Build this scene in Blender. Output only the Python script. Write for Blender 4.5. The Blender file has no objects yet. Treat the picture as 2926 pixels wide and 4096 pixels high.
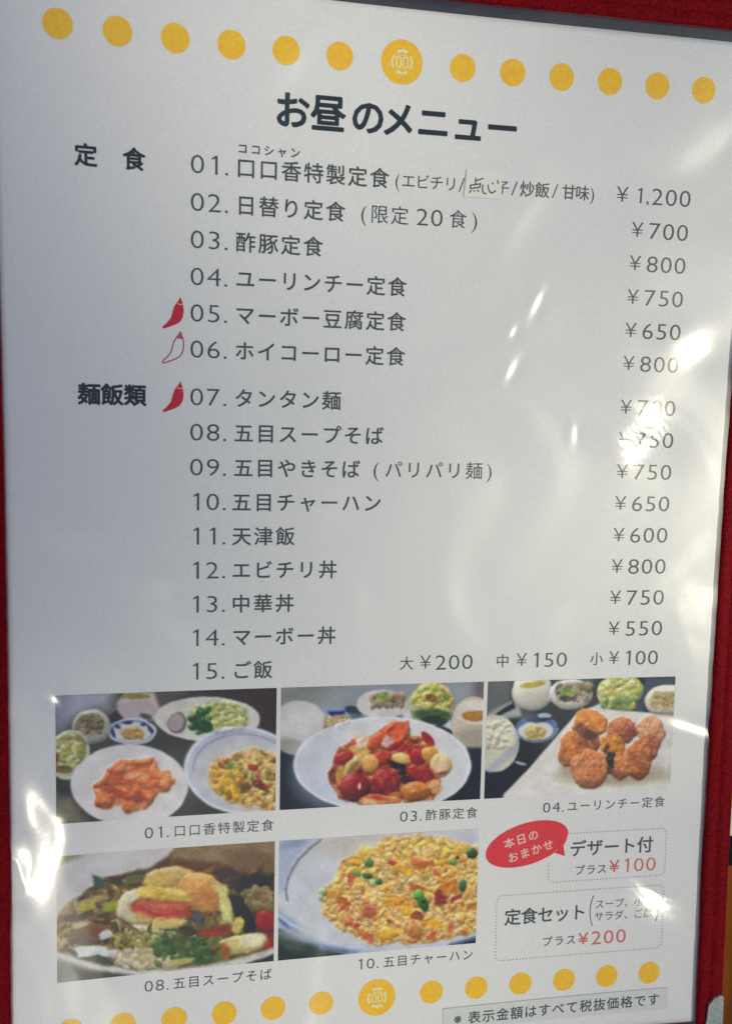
import bpy, math, random
import numpy as np
from mathutils import Matrix, Vector

# ------------------------------------------------------------------ camera, world, lamps
sc = bpy.context.scene
MM = 0.001
cam_d = bpy.data.cameras.new("camera")
cam = bpy.data.objects.new("camera", cam_d)
sc.collection.objects.link(cam)
R = ((0.9850056, -0.0052542, -0.1724423), (0.0231198, 0.9945403, 0.1017595), (0.1709661, -0.1042205, 0.9797493))
m = Matrix(R).to_4x4()
m.translation = Vector((-51.092, 37.1055, 251.889)) * MM
cam.matrix_world = m
cam_d.sensor_fit = 'VERTICAL'
cam_d.sensor_height = 24
cam_d.lens = 24 * 3561.6 / 4096
cam_d.clip_start = 0.01
cam_d.clip_end = 50
cam_d.dof.use_dof = True
cam_d.dof.focus_distance = 0.262
cam_d.dof.aperture_fstop = 9.5
sc.camera = cam

w = bpy.data.worlds.new("World")
sc.world = w
w.use_nodes = True
w.node_tree.nodes["Background"].inputs[0].default_value = (0.52, 0.65, 1.0, 1)
w.node_tree.nodes["Background"].inputs[1].default_value = 0.36

def lamp(name, loc, radius, power, col, target=(0, 0, 0)):
    d = bpy.data.lights.new(name, 'AREA')
    d.shape = 'DISK'
    d.size = radius * 2 * MM
    d.energy = power
    d.color = col
    o = bpy.data.objects.new(name, d)
    sc.collection.objects.link(o)
    o.location = Vector(loc) * MM
    o.rotation_euler = (Vector(target) * MM - o.location).to_track_quat('-Z', 'Y').to_euler()
    return o

L_RIGHT = (1451, -81, 1500)
L_LEFT = (-600, -846, 1500)
lamp("ceiling_lamp_right", L_RIGHT, 90, 4.6, (1.0, 0.93, 0.80))
lamp("ceiling_lamp_near", L_LEFT, 90, 3.6, (1.0, 0.89, 0.64))

def spot(name, loc, target, power, col, deg, blend=1.0, radius=40):
    d = bpy.data.lights.new(name, 'SPOT')
    d.energy = power; d.color = col; d.spot_size = math.radians(deg); d.spot_blend = blend
    d.shadow_soft_size = radius * MM
    o = bpy.data.objects.new(name, d); sc.collection.objects.link(o)
    o.location = Vector(loc) * MM
    o.rotation_euler = (Vector(target) * MM - o.location).to_track_quat('-Z', 'Y').to_euler()
spot("fill_spot_upper_right", L_RIGHT, (95, 75, 0), 98, (1.0, 0.935, 0.70), 9.0)  # added narrow cone, brightens the upper right and spares the left
spot("fill_spot_lower_right", L_RIGHT, (80, -85, 0), 78, (1.0, 0.935, 0.68), 9.2)  # added cone for the lower right of the sheet
spot("fill_spot_near", L_LEFT, (-50, -165, 0), 42, (1.0, 0.935, 0.74), 9.5)  # added cone that lifts the lower left edge
spot("fill_spot_far", (-330, 800, 900), (-40, 160, 0), 27, (1.0, 0.93, 0.76), 9.0)  # added cone, no fitting of its own, lightens the top left

sc.view_settings.view_transform = 'Standard'
sc.view_settings.look = 'None'
sc.view_settings.exposure = 0
sc.view_settings.gamma = 1

# ------------------------------------------------------------------ the bent sheet surface
B = [0.8571, 3.4727, -0.5463, -1.0027, -0.6101, -1.3265, -0.7617, 0.3699, 1.0947, 1.4539]
def zsurf(u, v):
    a = (np.asarray(u, float) - 105) / 105
    c = (np.asarray(v, float) - 148) / 148
    return (B[0]*a*a + B[1]*c*c + B[2]*a*c + B[3]*a**3 + B[4]*a*a*c + B[5]*a*c*c
            + B[6]*c**3 + B[7]*a**4 + B[8]*a**3*c + B[9]*a*a*c*c)

def place(u, v, h):
    """menu coordinates in mm (u right, v down, h above the sheet) to metres"""
    u = np.asarray(u, float); v = np.asarray(v, float)
    z = zsurf(u, v) + h
    return np.stack([u - 105, 148 - v, z], -1) * MM

def srgb(r, g, b):
    f = lambda c: (c/12.92 if c <= .04045 else ((c+.055)/1.055)**2.4)
    return (f(r/255), f(g/255), f(b/255), 1)

PAPER_SEEN = np.array([188., 188., 178.])
def seen(r, g, b):
    """ink colour of a print, relative to the white of its paper"""
    c = np.array(srgb(r, g, b)[:3]); p = np.array(srgb(*PAPER_SEEN)[:3])
    c = np.clip((c - .012) / (p - .012) * .80, .004, .9)
    return (float(c[0]), float(c[1]), float(c[2]), 1)

# ------------------------------------------------------------------ materials
def material(name, col, rough=.6, mottled=0., scale=900., col2=None, bump=0., bscale=1500., metal=0., spec=.3, bdist=.0002):
    mt = bpy.data.materials.new(name); mt.use_nodes = True
    nt = mt.node_tree; b = nt.nodes['Principled BSDF']
    b.inputs['Base Color'].default_value = col
    b.inputs['Roughness'].default_value = rough
    b.inputs['Metallic'].default_value = metal
    b.inputs['Specular IOR Level'].default_value = spec
    tc = nt.nodes.new('ShaderNodeTexCoord')
    if mottled or col2:
        n = nt.nodes.new('ShaderNodeTexNoise'); n.inputs['Scale'].default_value = scale; n.inputs['Detail'].default_value = 4
        nt.links.new(tc.outputs['Object'], n.inputs['Vector'])
        r = nt.nodes.new('ShaderNodeValToRGB')
        c2 = col2 or tuple([x*(1-mottled) for x in col[:3]] + [1])
        r.color_ramp.elements[0].position = .32; r.color_ramp.elements[0].color = c2
        r.color_ramp.elements[1].position = .68; r.color_ramp.elements[1].color = col
        nt.links.new(n.outputs['Fac'], r.inputs['Fac']); nt.links.new(r.outputs['Color'], b.inputs['Base Color'])
    if bump:
        n2 = nt.nodes.new('ShaderNodeTexNoise'); n2.inputs['Scale'].default_value = bscale; n2.inputs['Detail'].default_value = 3
        nt.links.new(tc.outputs['Object'], n2.inputs['Vector'])
        bp = nt.nodes.new('ShaderNodeBump'); bp.inputs['Strength'].default_value = bump; bp.inputs['Distance'].default_value = bdist
        nt.links.new(n2.outputs['Fac'], bp.inputs['Height']); nt.links.new(bp.outputs['Normal'], b.inputs['Normal'])
    return mt

M_PAPER = material("white_paper", (.80, .80, .785, 1), .75, scale=1500, col2=(.725, .73, .712, 1), spec=.15)
M_INK = material("dark_green_black_ink", seen(62, 74, 66), .6, .35, 1400, spec=.1)
M_INKT = material("black_title_ink", seen(30, 42, 44), .6, .3, 1400, spec=.1)
M_INKS = material("grey_ink", seen(88, 94, 84), .6, .3, 1400, spec=.1)
M_YEL = material("yellow_ink", seen(216, 166, 36), .6, scale=1000, col2=seen(200, 148, 38), spec=.1)
M_PEACH = material("pale_peach_print", seen(226, 200, 150), .6, .2, 1000, spec=.1)
M_RED = material("red_ink", seen(172, 32, 38), .6, scale=900, col2=seen(150, 30, 42), spec=.1)
M_REDL = material("outline_red_ink", seen(146, 74, 80), .6, .2, 900, spec=.1)
M_REDP = material("orange_red_ink", seen(186, 92, 72), .6, .3, 1000, spec=.1)
M_BUB = material("bubble_red_ink", seen(190, 52, 48), .6, scale=1200, col2=seen(172, 48, 54), spec=.1)
M_BUBT = material("bubble_peach_lettering", seen(228, 170, 150), .6, .2, 1000, spec=.1)
M_DOTL = material("dotted_line_ink", seen(128, 130, 118), .6, .2, 1200, spec=.1)
M_PATCH = material("cream_patch_paper", (.82, .815, .75, 1), .7, .04, 900, spec=.1)
M_PEN = material("olive_pen_ink", seen(70, 74, 48), .6, .3, 1500, spec=.1)
M_NOTE = material("grey_label_tape", seen(176, 178, 166), .6, .07, 600, spec=.2)
M_BACK = material("dark_slate_backing", (.016, .024, .028, 1), .5, scale=500, col2=(.008, .011, .014, 1), spec=.5)
M_METAL = material("dull_silver_metal", (.42, .47, .44, 1), .48, .25, 900, bump=.5, bscale=1200, metal=.75)
M_WOOD0 = None

def fabric():
    mt = bpy.data.materials.new("red_woven_cloth"); mt.use_nodes = True
    nt = mt.node_tree; b = nt.nodes['Principled BSDF']
    tc = nt.nodes.new('ShaderNodeTexCoord')
    n = nt.nodes.new('ShaderNodeTexNoise'); n.inputs['Scale'].default_value = 1300; n.inputs['Detail'].default_value = 4
    nt.links.new(tc.outputs['Object'], n.inputs['Vector'])
    r = nt.nodes.new('ShaderNodeValToRGB')
    e = r.color_ramp.elements
    e[0].position = .3; e[0].color = (.065, .0008, .003, 1)
    e[1].position = .72; e[1].color = (.245, .002, .006, 1)
    nt.links.new(n.outputs['Fac'], r.inputs['Fac'])
    nt.links.new(r.outputs['Color'], b.inputs['Base Color'])
    b.inputs['Roughness'].default_value = .7
    b.inputs['Specular IOR Level'].default_value = .06
    vo = nt.nodes.new('ShaderNodeTexVoronoi'); vo.inputs['Scale'].default_value = 1500
    nt.links.new(tc.outputs['Object'], vo.inputs['Vector'])
    bp = nt.nodes.new('ShaderNodeBump'); bp.inputs['Strength'].default_value = .45; bp.inputs['Distance'].default_value = .00015
    nt.links.new(vo.outputs['Distance'], bp.inputs['Height']); nt.links.new(bp.outputs['Normal'], b.inputs['Normal'])
    return mt
M_CLOTH = fabric()

def film_material():
    mt = bpy.data.materials.new("clear_plastic_film"); mt.use_nodes = True
    nt = mt.node_tree; nt.nodes.clear()
    out = nt.nodes.new('ShaderNodeOutputMaterial')
    tr = nt.nodes.new('ShaderNodeBsdfTransparent'); tr.inputs[0].default_value = (.985, .985, .98, 1)
    g1 = nt.nodes.new('ShaderNodeBsdfGlossy'); g1.inputs['Roughness'].default_value = .14
    g2 = nt.nodes.new('ShaderNodeBsdfGlossy'); g2.inputs['Roughness'].default_value = .36
    tc = nt.nodes.new('ShaderNodeTexCoord')
    n = nt.nodes.new('ShaderNodeTexNoise'); n.inputs['Scale'].default_value = 420; n.inputs['Detail'].default_value = 3
    nt.links.new(tc.outputs['Object'], n.inputs['Vector'])
    bp = nt.nodes.new('ShaderNodeBump'); bp.inputs['Strength'].default_value = .15; bp.inputs['Distance'].default_value = .0002
    nt.links.new(n.outputs['Fac'], bp.inputs['Height'])
    nt.links.new(bp.outputs['Normal'], g1.inputs['Normal'])
    nw = nt.nodes.new('ShaderNodeTexNoise'); nw.inputs['Scale'].default_value = 17; nw.inputs['Detail'].default_value = 1.5; nw.inputs['Distortion'].default_value = .8
    nt.links.new(tc.outputs['Object'], nw.inputs['Vector'])
    bw = nt.nodes.new('ShaderNodeBump'); bw.inputs['Strength'].default_value = 1; bw.inputs['Distance'].default_value = .007
    nt.links.new(nw.outputs['Fac'], bw.inputs['Height']); nt.links.new(bw.outputs['Normal'], g2.inputs['Normal'])
    m1 = nt.nodes.new('ShaderNodeMixShader'); m1.inputs[0].default_value = .035
    m2 = nt.nodes.new('ShaderNodeMixShader'); m2.inputs[0].default_value = .034
    nt.links.new(tr.outputs[0], m1.inputs[1]); nt.links.new(g1.outputs[0], m1.inputs[2])
    nt.links.new(m1.outputs[0], m2.inputs[1]); nt.links.new(g2.outputs[0], m2.inputs[2])
    g3 = nt.nodes.new('ShaderNodeBsdfGlossy'); g3.inputs['Roughness'].default_value = .25
    m3 = nt.nodes.new('ShaderNodeMixShader'); m3.inputs[0].default_value = .032
    nt.links.new(m2.outputs[0], m3.inputs[1]); nt.links.new(g3.outputs[0], m3.inputs[2])
    nt.links.new(m3.outputs[0], out.inputs['Surface'])
    return mt
M_FILM = film_material()

def wood():
    mt = bpy.data.materials.new("orange_brown_wood"); mt.use_nodes = True
    nt = mt.node_tree; b = nt.nodes['Principled BSDF']
    tc = nt.nodes.new('ShaderNodeTexCoord'); mp = nt.nodes.new('ShaderNodeMapping')
    mp.inputs['Scale'].default_value = (60, 6, 20)
    n = nt.nodes.new('ShaderNodeTexNoise'); n.inputs['Scale'].default_value = 2.5; n.inputs['Detail'].default_value = 7
    nt.links.new(tc.outputs['Object'], mp.inputs[0]); nt.links.new(mp.outputs[0], n.inputs['Vector'])
    r = nt.nodes.new('ShaderNodeValToRGB')
    r.color_ramp.elements[0].position = .3; r.color_ramp.elements[0].color = (.12, .030, .0015, 1)
    r.color_ramp.elements[1].position = .7; r.color_ramp.elements[1].color = (.30, .085, .004, 1)
    nt.links.new(n.outputs['Fac'], r.inputs['Fac']); nt.links.new(r.outputs['Color'], b.inputs['Base Color'])
    b.inputs['Roughness'].default_value = .6
    b.inputs['Specular IOR Level'].default_value = .1
    return mt

# ------------------------------------------------------------------ object helpers
def link(name, verts, faces, mat, parent=None, smooth=False):
    me = bpy.data.meshes.new(name)
    me.from_pydata([tuple(p) for p in verts], [], faces)
    me.materials.append(mat)
    if smooth:
        me.shade_smooth()
    me.update()
    o = bpy.data.objects.new(name, me)
    sc.collection.objects.link(o)
    if parent: o.parent = parent
    return o

def grid(u0, u1, v0, v1, nu, nv, hf):
    uu, vv = np.meshgrid(np.linspace(u0, u1, nu), np.linspace(v0, v1, nv))
    h = hf(uu, vv) if callable(hf) else np.full(uu.shape, float(hf))
    P = place(uu, vv, h).reshape(-1, 3)
    i = np.arange(nu*nv).reshape(nv, nu)
    F = np.stack([i[:-1, :-1], i[1:, :-1], i[1:, 1:], i[:-1, 1:]], -1).reshape(-1, 4)
    return P, F

def fastmesh(name, P, F, mat, parent=None, smooth=True, colors=None):
    me = bpy.data.meshes.new(name)
    n, k = len(P), len(F)
    me.vertices.add(n); me.vertices.foreach_set('co', np.asarray(P, np.float32).ravel())
    me.loops.add(k*4); me.loops.foreach_set('vertex_index', F.astype(np.int32).ravel())
    me.polygons.add(k); me.polygons.foreach_set('loop_start', np.arange(0, k*4, 4, dtype=np.int32))
    me.update(calc_edges=True)
    if smooth: me.shade_smooth()
    if colors is not None:
        a = me.color_attributes.new('print', 'FLOAT_COLOR', 'POINT')
        a.data.foreach_set('color', np.asarray(colors, np.float32).ravel())
    me.materials.append(mat)
    o = bpy.data.objects.new(name, me); sc.collection.objects.link(o)
    if parent: o.parent = parent
    return o

def empty(name, loc=(0, 0, 0)):
    o = bpy.data.objects.new(name, None); sc.collection.objects.link(o)
    o.empty_display_size = .01; o.location = loc
    return o

def tag(o, label=None, cat=None, group=None, kind=None):
    if label: o['label'] = label
    if cat: o['category'] = cat
    if group: o['group'] = group
    if kind: o['kind'] = kind
    return o

def slab_grid(name, u0, u1, v0, v1, top, thick, nu, nv, mat, parent=None):
    """closed curved slab following the sheet"""
    P1, F1 = grid(u0, u1, v0, v1, nu, nv, top)
    P2, F2 = grid(u0, u1, v0, v1, nu, nv, top - thick)
    n = len(P1); i = np.arange(n).reshape(nv, nu)
    ring = list(i[0, :]) + list(i[1:, -1]) + list(i[-1, ::-1][1:]) + list(i[::-1, 0][1:-1])
    S = [[ring[k], ring[(k+1) % len(ring)], ring[(k+1) % len(ring)]+n, ring[k]+n] for k in range(len(ring))]
    F = np.concatenate([F1, F2[:, ::-1]+n, np.array(S)])
    return fastmesh(name, np.concatenate([P1, P2]), F, mat, parent, smooth=False)

def ribbon(pts, wd, h, closed=False):
    """flat stroke along a polyline in menu coordinates"""
    p = np.array(pts, float); n = len(p)
    if closed: t = np.roll(p, -1, 0) - np.roll(p, 1, 0)
    else: t = np.gradient(p, axis=0)
    t /= np.linalg.norm(t, axis=1)[:, None] + 1e-9
    nn = np.stack([-t[:, 1], t[:, 0]], 1)
    ww = np.broadcast_to(np.asarray(wd, float), (n,))[:, None] * .5
    a, b = p + nn*ww, p - nn*ww
    V = place(np.r_[a[:, 0], b[:, 0]], np.r_[a[:, 1], b[:, 1]], h)
    F = [[k, (k+1) % n, (k+1) % n + n, k+n] for k in range(n if closed else n-1)]
    return V, F

def join(parts):
    V, F, o = [], [], 0
    for v, f in parts:
        V += [tuple(p) for p in v]; F += [[i+o for i in q] for q in f]; o += len(v)
    return V, F

def disc(u, v, r, h, n=40, ry=None, rot=0, wob=0, seed=0):
    rs = np.random.RandomState(seed)
    ph = rs.rand(3)*6.28
    t = np.linspace(0, 2*math.pi, n, endpoint=False)
    k = 1 + wob*(np.sin(2*t+ph[0]) + .6*np.sin(5*t+ph[1]) + .4*np.sin(9*t+ph[2]))
    x = r*k*np.cos(t); y = (ry or r)*k*np.sin(t)
    c, s = math.cos(rot), math.sin(rot)
    U = u + x*c - y*s; Vv = v + x*s + y*c
    P = place(np.r_[U, u], np.r_[Vv, v], h)
    return P, [[i, n, (i+1) % n] for i in range(n)]

def polyfill(pts, h):
    """filled outline by ear clipping"""
    from mathutils.geometry import tessellate_polygon
    V = place([p[0] for p in pts], [p[1] for p in pts], h)
    t = tessellate_polygon([[Vector((p[0], p[1], 0)) for p in pts]])
    return V, [list(q) for q in t]

# ------------------------------------------------------------------ lettering
H_INK = .07
LINES = []      # queued: (object name, parent, material, glyph placements, label, height)
def digits(s, c0, pitch, v, hgt, out, bold=0., xs=1.2):
    hgt *= 1.11
    """latin figures, centres spaced by pitch; full stop and comma sit close"""
    x = c0
    for i, ch in enumerate(s):
        if ch in '.,':
            out.append((ch, 'L', x - pitch*.30, v, hgt/.70, xs, bold, 0)); x += pitch*.56
        elif ch == ' ': x += pitch
        else:
            out.append((ch, 'L', x, v, hgt/.70, xs, bold, 0)); x += pitch
def cjk(s, c0, c1, v, em, out, bold=0., rot=0., dv=0.):
    n = len(s)
    for i, ch in enumerate(s):
        t = i/(n-1) if n > 1 else 0
        if ch == ' ': continue
        out.append((ch, 'C', c0 + (c1-c0)*t, v + dv*t, em, 1.0, bold, rot))
def queue(name, parent, mat, out, label=None, h=H_INK):
    LINES.append((name, parent, mat, out, label, h))

def make_lettering():
    keys = sorted({(g[0], g[6]) for L in LINES for g in L[3]})
    tmp = []
    for ch, bold in keys:
        c = bpy.data.curves.new('glyph', 'FONT'); c.body = ch; c.resolution_u = 3; c.offset = -.010 if ord(ch) < 256 else 0
        o = bpy.data.objects.new('glyph', c); sc.collection.objects.link(o); tmp.append(o)
    dg = bpy.context.evaluated_depsgraph_get(); dg.update()
    G = {}
    for k, o in zip(keys, tmp):
        me = bpy.data.meshes.new_from_object(o.evaluated_get(dg))
        V = np.array([v.co[:2] for v in me.vertices]); F = [list(p.vertices) for p in me.polygons]
        if k[0] == '1':
            b = 0
            V = np.array([(.21-b, 0), (.285+b, 0), (.285+b, .70), (.225-b, .70), (.21-b, .60), (.10, .545-b), (.10, .60+b)])
            F = [[0, 1, 2, 3, 4], [3, 6, 5, 4]]
        G[k] = (V, F); bpy.data.meshes.remove(me)
    for o in tmp:
        c = o.data; bpy.data.objects.remove(o); bpy.data.curves.remove(c)
    for name, parent, mat, out, label, h in LINES:
        parts = []
        for (ch, kind, cx, cy, em, xs, bold, rot) in out:
            V, F = G[(ch, bold)]
            if kind == 'C': ox, oy = .5, .38
            else: ox, oy = (V[:, 0].min()+V[:, 0].max())/2, .35
            x = (V[:, 0]-ox)*em*xs; y = -(V[:, 1]-oy)*em
            c, s = math.cos(rot), math.sin(rot)
            X, Y = cx + x*c - y*s, cy + x*s + y*c
            b = bold*em
            for k, (bx, by) in enumerate(((0, 0), (b, 0), (-b, 0), (0, b), (0, -b), (b*.7, b*.7), (-b*.7, -b*.7), (b*.7, -b*.7), (-b*.7, b*.7)) if b else ((0, 0),)):
                parts.append((place(X+bx, Y+by, h + k*.003), F))
        V, F = join(parts)
        o = link(name, V, F, mat, parent)
        if label: o['label'] = label

# ------------------------------------------------------------------ table and what lies on it
TABLE_Z = -8.4
def box(name, x0, x1, y0, y1, z0, z1, mat, parent=None, bev=0.):
    import bmesh
    bm = bmesh.new(); bmesh.ops.create_cube(bm, size=1)
    for q in bm.verts:
        q.co = Vector(((x0+x1)/2 + q.co.x*(x1-x0), (y0+y1)/2 + q.co.y*(y1-y0), (z0+z1)/2 + q.co.z*(z1-z0))) * MM
    if bev: bmesh.ops.bevel(bm, geom=bm.edges[:], offset=bev*MM, segments=2, affect='EDGES')
    me = bpy.data.meshes.new(name); bm.to_mesh(me); bm.free(); me.materials.append(mat)
    o = bpy.data.objects.new(name, me); sc.collection.objects.link(o)
    if parent: o.parent = parent
    return o
tb = box('tabletop', -600, 600, -450, 450, TABLE_Z-25, TABLE_Z, wood(), bev=2)
tag(tb, kind='structure')

card = empty('printed_card', Vector((170, -60, TABLE_Z))*MM)
tag(card, 'pale card with a navy band on its lower edge, half under the red menu cover', 'card')
def card_piece(name, x0, x1, y0, y1, z0, z1, mat):
    o = box(name, x0, x1, y0, y1, z0, z1, mat)
    o.data.transform(Matrix.Translation(-card.location)); o.parent = card
    return o
card_piece('card_sheet', 60, 260, -108.6, 60, TABLE_Z, TABLE_Z+.4, material("pale_card", (.68, .66, .47, 1), .6, .08, 300))
card_piece('navy_band', 60, 260, -108.7, -98.2, TABLE_Z+.42, TABLE_Z+.55, material("navy_print", (.003, .003, .014, 1), .6, .3, 400, spec=.1))
card_piece('yellow_stripe', 60, 260, -88.5, -84, TABLE_Z+.42, TABLE_Z+.5, material("yellow_print", (.62, .40, .05, 1), .5, .2, 400))

# ------------------------------------------------------------------ menu holder
holder = empty('menu_holder', (0, 0, TABLE_Z*MM))
tag(holder, 'red cloth bound menu holder with clear plastic sleeve and silver corners', 'menu holder')
HOLD = Matrix.Translation((0, 0, -TABLE_Z*MM))
def hold(o):
    o.data.transform(HOLD); o.parent = holder; return o
U0, U1, V0, V1 = 0., 210., 0., 303.
SB = 3.0       # gap of dark backing above the sheet
hold(slab_grid('backing_board', -6, 216, -9, 309, -.45, 4.2, 60, 80, M_BACK))

def binding(name, side):
    """rolled cloth edge: profile in (distance outward from sheet side, height)"""
    prof = [(-.6, -.40), (-.6, .95), (0., 1.35), (1.0, 1.62), (2.4, 1.66), (3.4, 1.40), (3.9, 1.12), (4.4, 1.38), (5.6, 1.62),
            (7.0, 1.52), (7.5, 1.22), (8.0, 1.36), (8.7, 1.02), (9.15, .2), (9.2, -2.0), (8.9, -3.9), (7.6, -5.0), (2, -5.0), (-.6, -4.7)]
    n = 150
    V = []
    for k in range(n):
        t = k/(n-1)
        for j, (d, h) in enumerate(prof):
            wob = .10*math.sin(t*61+j) + .08*math.sin(t*143+1.3*j)
            d2 = max(d, -.15) + .04*math.sin(t*211+.5*j)
            if side == 'right': u, v = 210+d2, -SB-d2 + t*(306+SB+2*d2) - 0
            elif side == 'left': u, v = 0-d2, -SB-d2 + t*(306+SB+2*d2)
            elif side == 'top': u, v = -d2 + t*(210+2*d2), -SB-d2
            else: u, v = -d2 + t*(210+2*d2), 306+d2-2.6
            V.append(place(u, v, h + wob*.5))
    p = len(prof)
    F = [[k*p+j, k*p+(j+1) % p, (k+1)*p+(j+1) % p, (k+1)*p+j] for k in range(n-1) for j in range(p)]
    F += [list(range(p)), [(n-1)*p+j for j in reversed(range(p))]]
    return hold(link(name, V, F, M_CLOTH, smooth=True))
for sd in ('right', 'left', 'top', 'bottom'):
    binding('cloth_binding', sd)

def corner(su, sv):
    """metal corner protector, legs 19 mm with rounded ends, folded over the cloth edge"""
    ou = 218.3 if su > 0 else -8.3
    ov = (306+6.6) if sv > 0 else -12.2
    L, Wd = 19.5, 5.3
    pts = [(0, 0), (L-1.0, 0), (L, .6), (L, 1.6), (L-.8, 3.4), (L-2.6, Wd-.3), (L-5, Wd), (L-8, Wd+.2), (Wd+3.5, Wd+1.2), (Wd+1.6, Wd+1.8)]
    out = pts + [(y, x) for x, y in reversed(pts[1:])]
    out = [(ou + .35*su - su*x, ov + .35*sv - sv*y) for x, y in out]
    U = np.array([q[0] for q in out]); Vv = np.array([q[1] for q in out]); n = len(out)
    cu, cv = U.mean(), Vv.mean()
    ins = lambda a, c, k: c + (a-c)*k
    V = list(place(U, Vv, .4)) + list(place(U, Vv, 1.95)) + list(place(ins(U, cu, .965), ins(Vv, cv, .965), 2.25))
    F = [[i, (i+1) % n, (i+1) % n + n, i+n] for i in range(n)] + [[i+n, (i+1) % n + n, (i+1) % n + 2*n, i+2*n] for i in range(n)]
    from mathutils.geometry import tessellate_polygon
    t = tessellate_polygon([[Vector((a, b, 0)) for a, b in zip(U, Vv)]])
    F += [[i+2*n for i in q] for q in t]
    # outer skirts folded down over the two edges
    S = []
    for (a, b) in (((ou+.42*su, ov+.42*sv), (ou+.42*su - su*(L-.5), ov+.42*sv)), ((ou+.42*su, ov+.42*sv), (ou+.42*su, ov+.42*sv - sv*(L-.5)))):
        nrm = (0, sv) if a[1] == b[1] else (su, 0)
        o = len(V)
        for q in (a, b):
            for (dd, hh) in ((0, 1.95), (.2, 1.5), (.2, -4.0), (-.6, -4.2), (-.6, 1.9)):
                V.append(place(q[0]+nrm[0]*dd, q[1]+nrm[1]*dd, hh))
        F += [[o+j, o+(j+1) % 5, o+5+(j+1) % 5, o+5+j] for j in range(5)] + [[o, o+1, o+2, o+3, o+4], [o+9, o+8, o+7, o+6, o+5]]
    return hold(link('corner_protector', V, F, M_METAL))
for su, sv in ((1, 1), (1, -1), (-1, 1), (-1, -1)):
    corner(su, sv)

# clear sleeve: gently cockled film, with dents and creases where it has been pushed about
CREASES = [
#   u,     v,     slope_u, slope_v, sigma along, sigma across, angle of long axis, cockle
    (146.5, 76.0, -0.210, -0.097, 3.8, 1.5, 1.95, 0),
    (139.7, 84.4, -0.223, -0.079, 1.8, 1.3, 2.00, 0),
    (139.8, 95.2, -0.221, -0.055, 3.0, 1.5, 2.20, 0),
    (195.3, 87.2, -0.113, -0.071, 7.5, 4.6, 0.10, .6),
    (160.1, 113.3, -0.180, -0.016, 2.4, 1.4, 1.50, 0),
    (177.0, 116.5, -0.147, -0.009, 5.5, 4.0, 0.20, 2.2),
    (184.0, 111.5, -0.134, -0.020, 7.5, 6.5, 0.90, 3.2),
    (202.5, 204.5, -0.126, 0.173, 8.0, 2.0, 0.15, 0),
    (193.5, 260.0, -0.172, 0.291, 8.5, 10.0, 0.20, 3.0),
    (197.5, 251.5, -0.161, 0.272, 3.0, 2.2, 0.20, .5),
    (6.8, 219.0, 0.110, -0.057, 3.4, 6.0, 0.20, 0),
    (12.2, 189.2, 0.113, -0.104, 1.8, 1.8, 0.00, 0),
    (1.5, 79.3, 0.121, -0.300, 0.9, 0.9, 0.00, 0),
]
# curved fold beside the noodle picture
FOLD = [(13.6, 223), (14.0, 228), (12.6, 234), (9.6, 239), (5.6, 242.6), (2.4, 241.6), (.6, 237)]
def film_h(u, v):
    h = 1.0 + .05*np.sin(u*.09+.6*np.sin(v*.031)) * np.cos(v*.052+.4) + .02*np.sin(u*.21+v*.13)
    ck = (np.sin(3.3*u+1.7*np.sin(1.9*v+.4)) * np.sin(2.9*v+1.5*np.sin(2.3*u+1.1)) + .6*np.sin(1.4*u-2.1*v+2*np.sin(.8*u+.3)))
    for (cu, cv, gu, gv, sa, sb, an, k) in CREASES:
        du, dv = u-cu, v-cv
        c, s = math.cos(an), math.sin(an)
        a, b = du*c + dv*s, -du*s + dv*c
        wdw = np.exp(-.5*((a/sa)**2 + (b/sb)**2))
        h = h + (gu*du + gv*dv + k*.010*ck) * wdw
    d = np.full(np.shape(u), 1e9)
    for (x0, y0), (x1, y1) in zip(FOLD, FOLD[1:]):
        t = np.clip(((u-x0)*(x1-x0)+(v-y0)*(y1-y0)) / ((x1-x0)**2+(y1-y0)**2), 0, 1)
        d = np.minimum(d, np.hypot(u-x0-t*(x1-x0), v-y0-t*(y1-y0)))
    h = h + (.118*(u-9.0) - .026*(v-236)) * np.exp(-.5*(d/4.6)**2)
    return np.clip(h, .3, 4)
P, F = grid(-.5, 210.5, -3.4, 303.4, 420, 620, film_h)
hold(fastmesh('plastic_sleeve', P, F, M_FILM))['label'] = 'clear wrinkled plastic sleeve catching lamp glints'

# ------------------------------------------------------------------ the printed sheet
page = empty('menu_sheet', (0, 0, 0))
tag(page, 'white printed lunch menu sheet inside the plastic sleeve of the red holder', 'menu')
paper = slab_grid('paper', U0, U1, V0, V1, 0, .12, 120, 170, M_PAPER, page)

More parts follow.
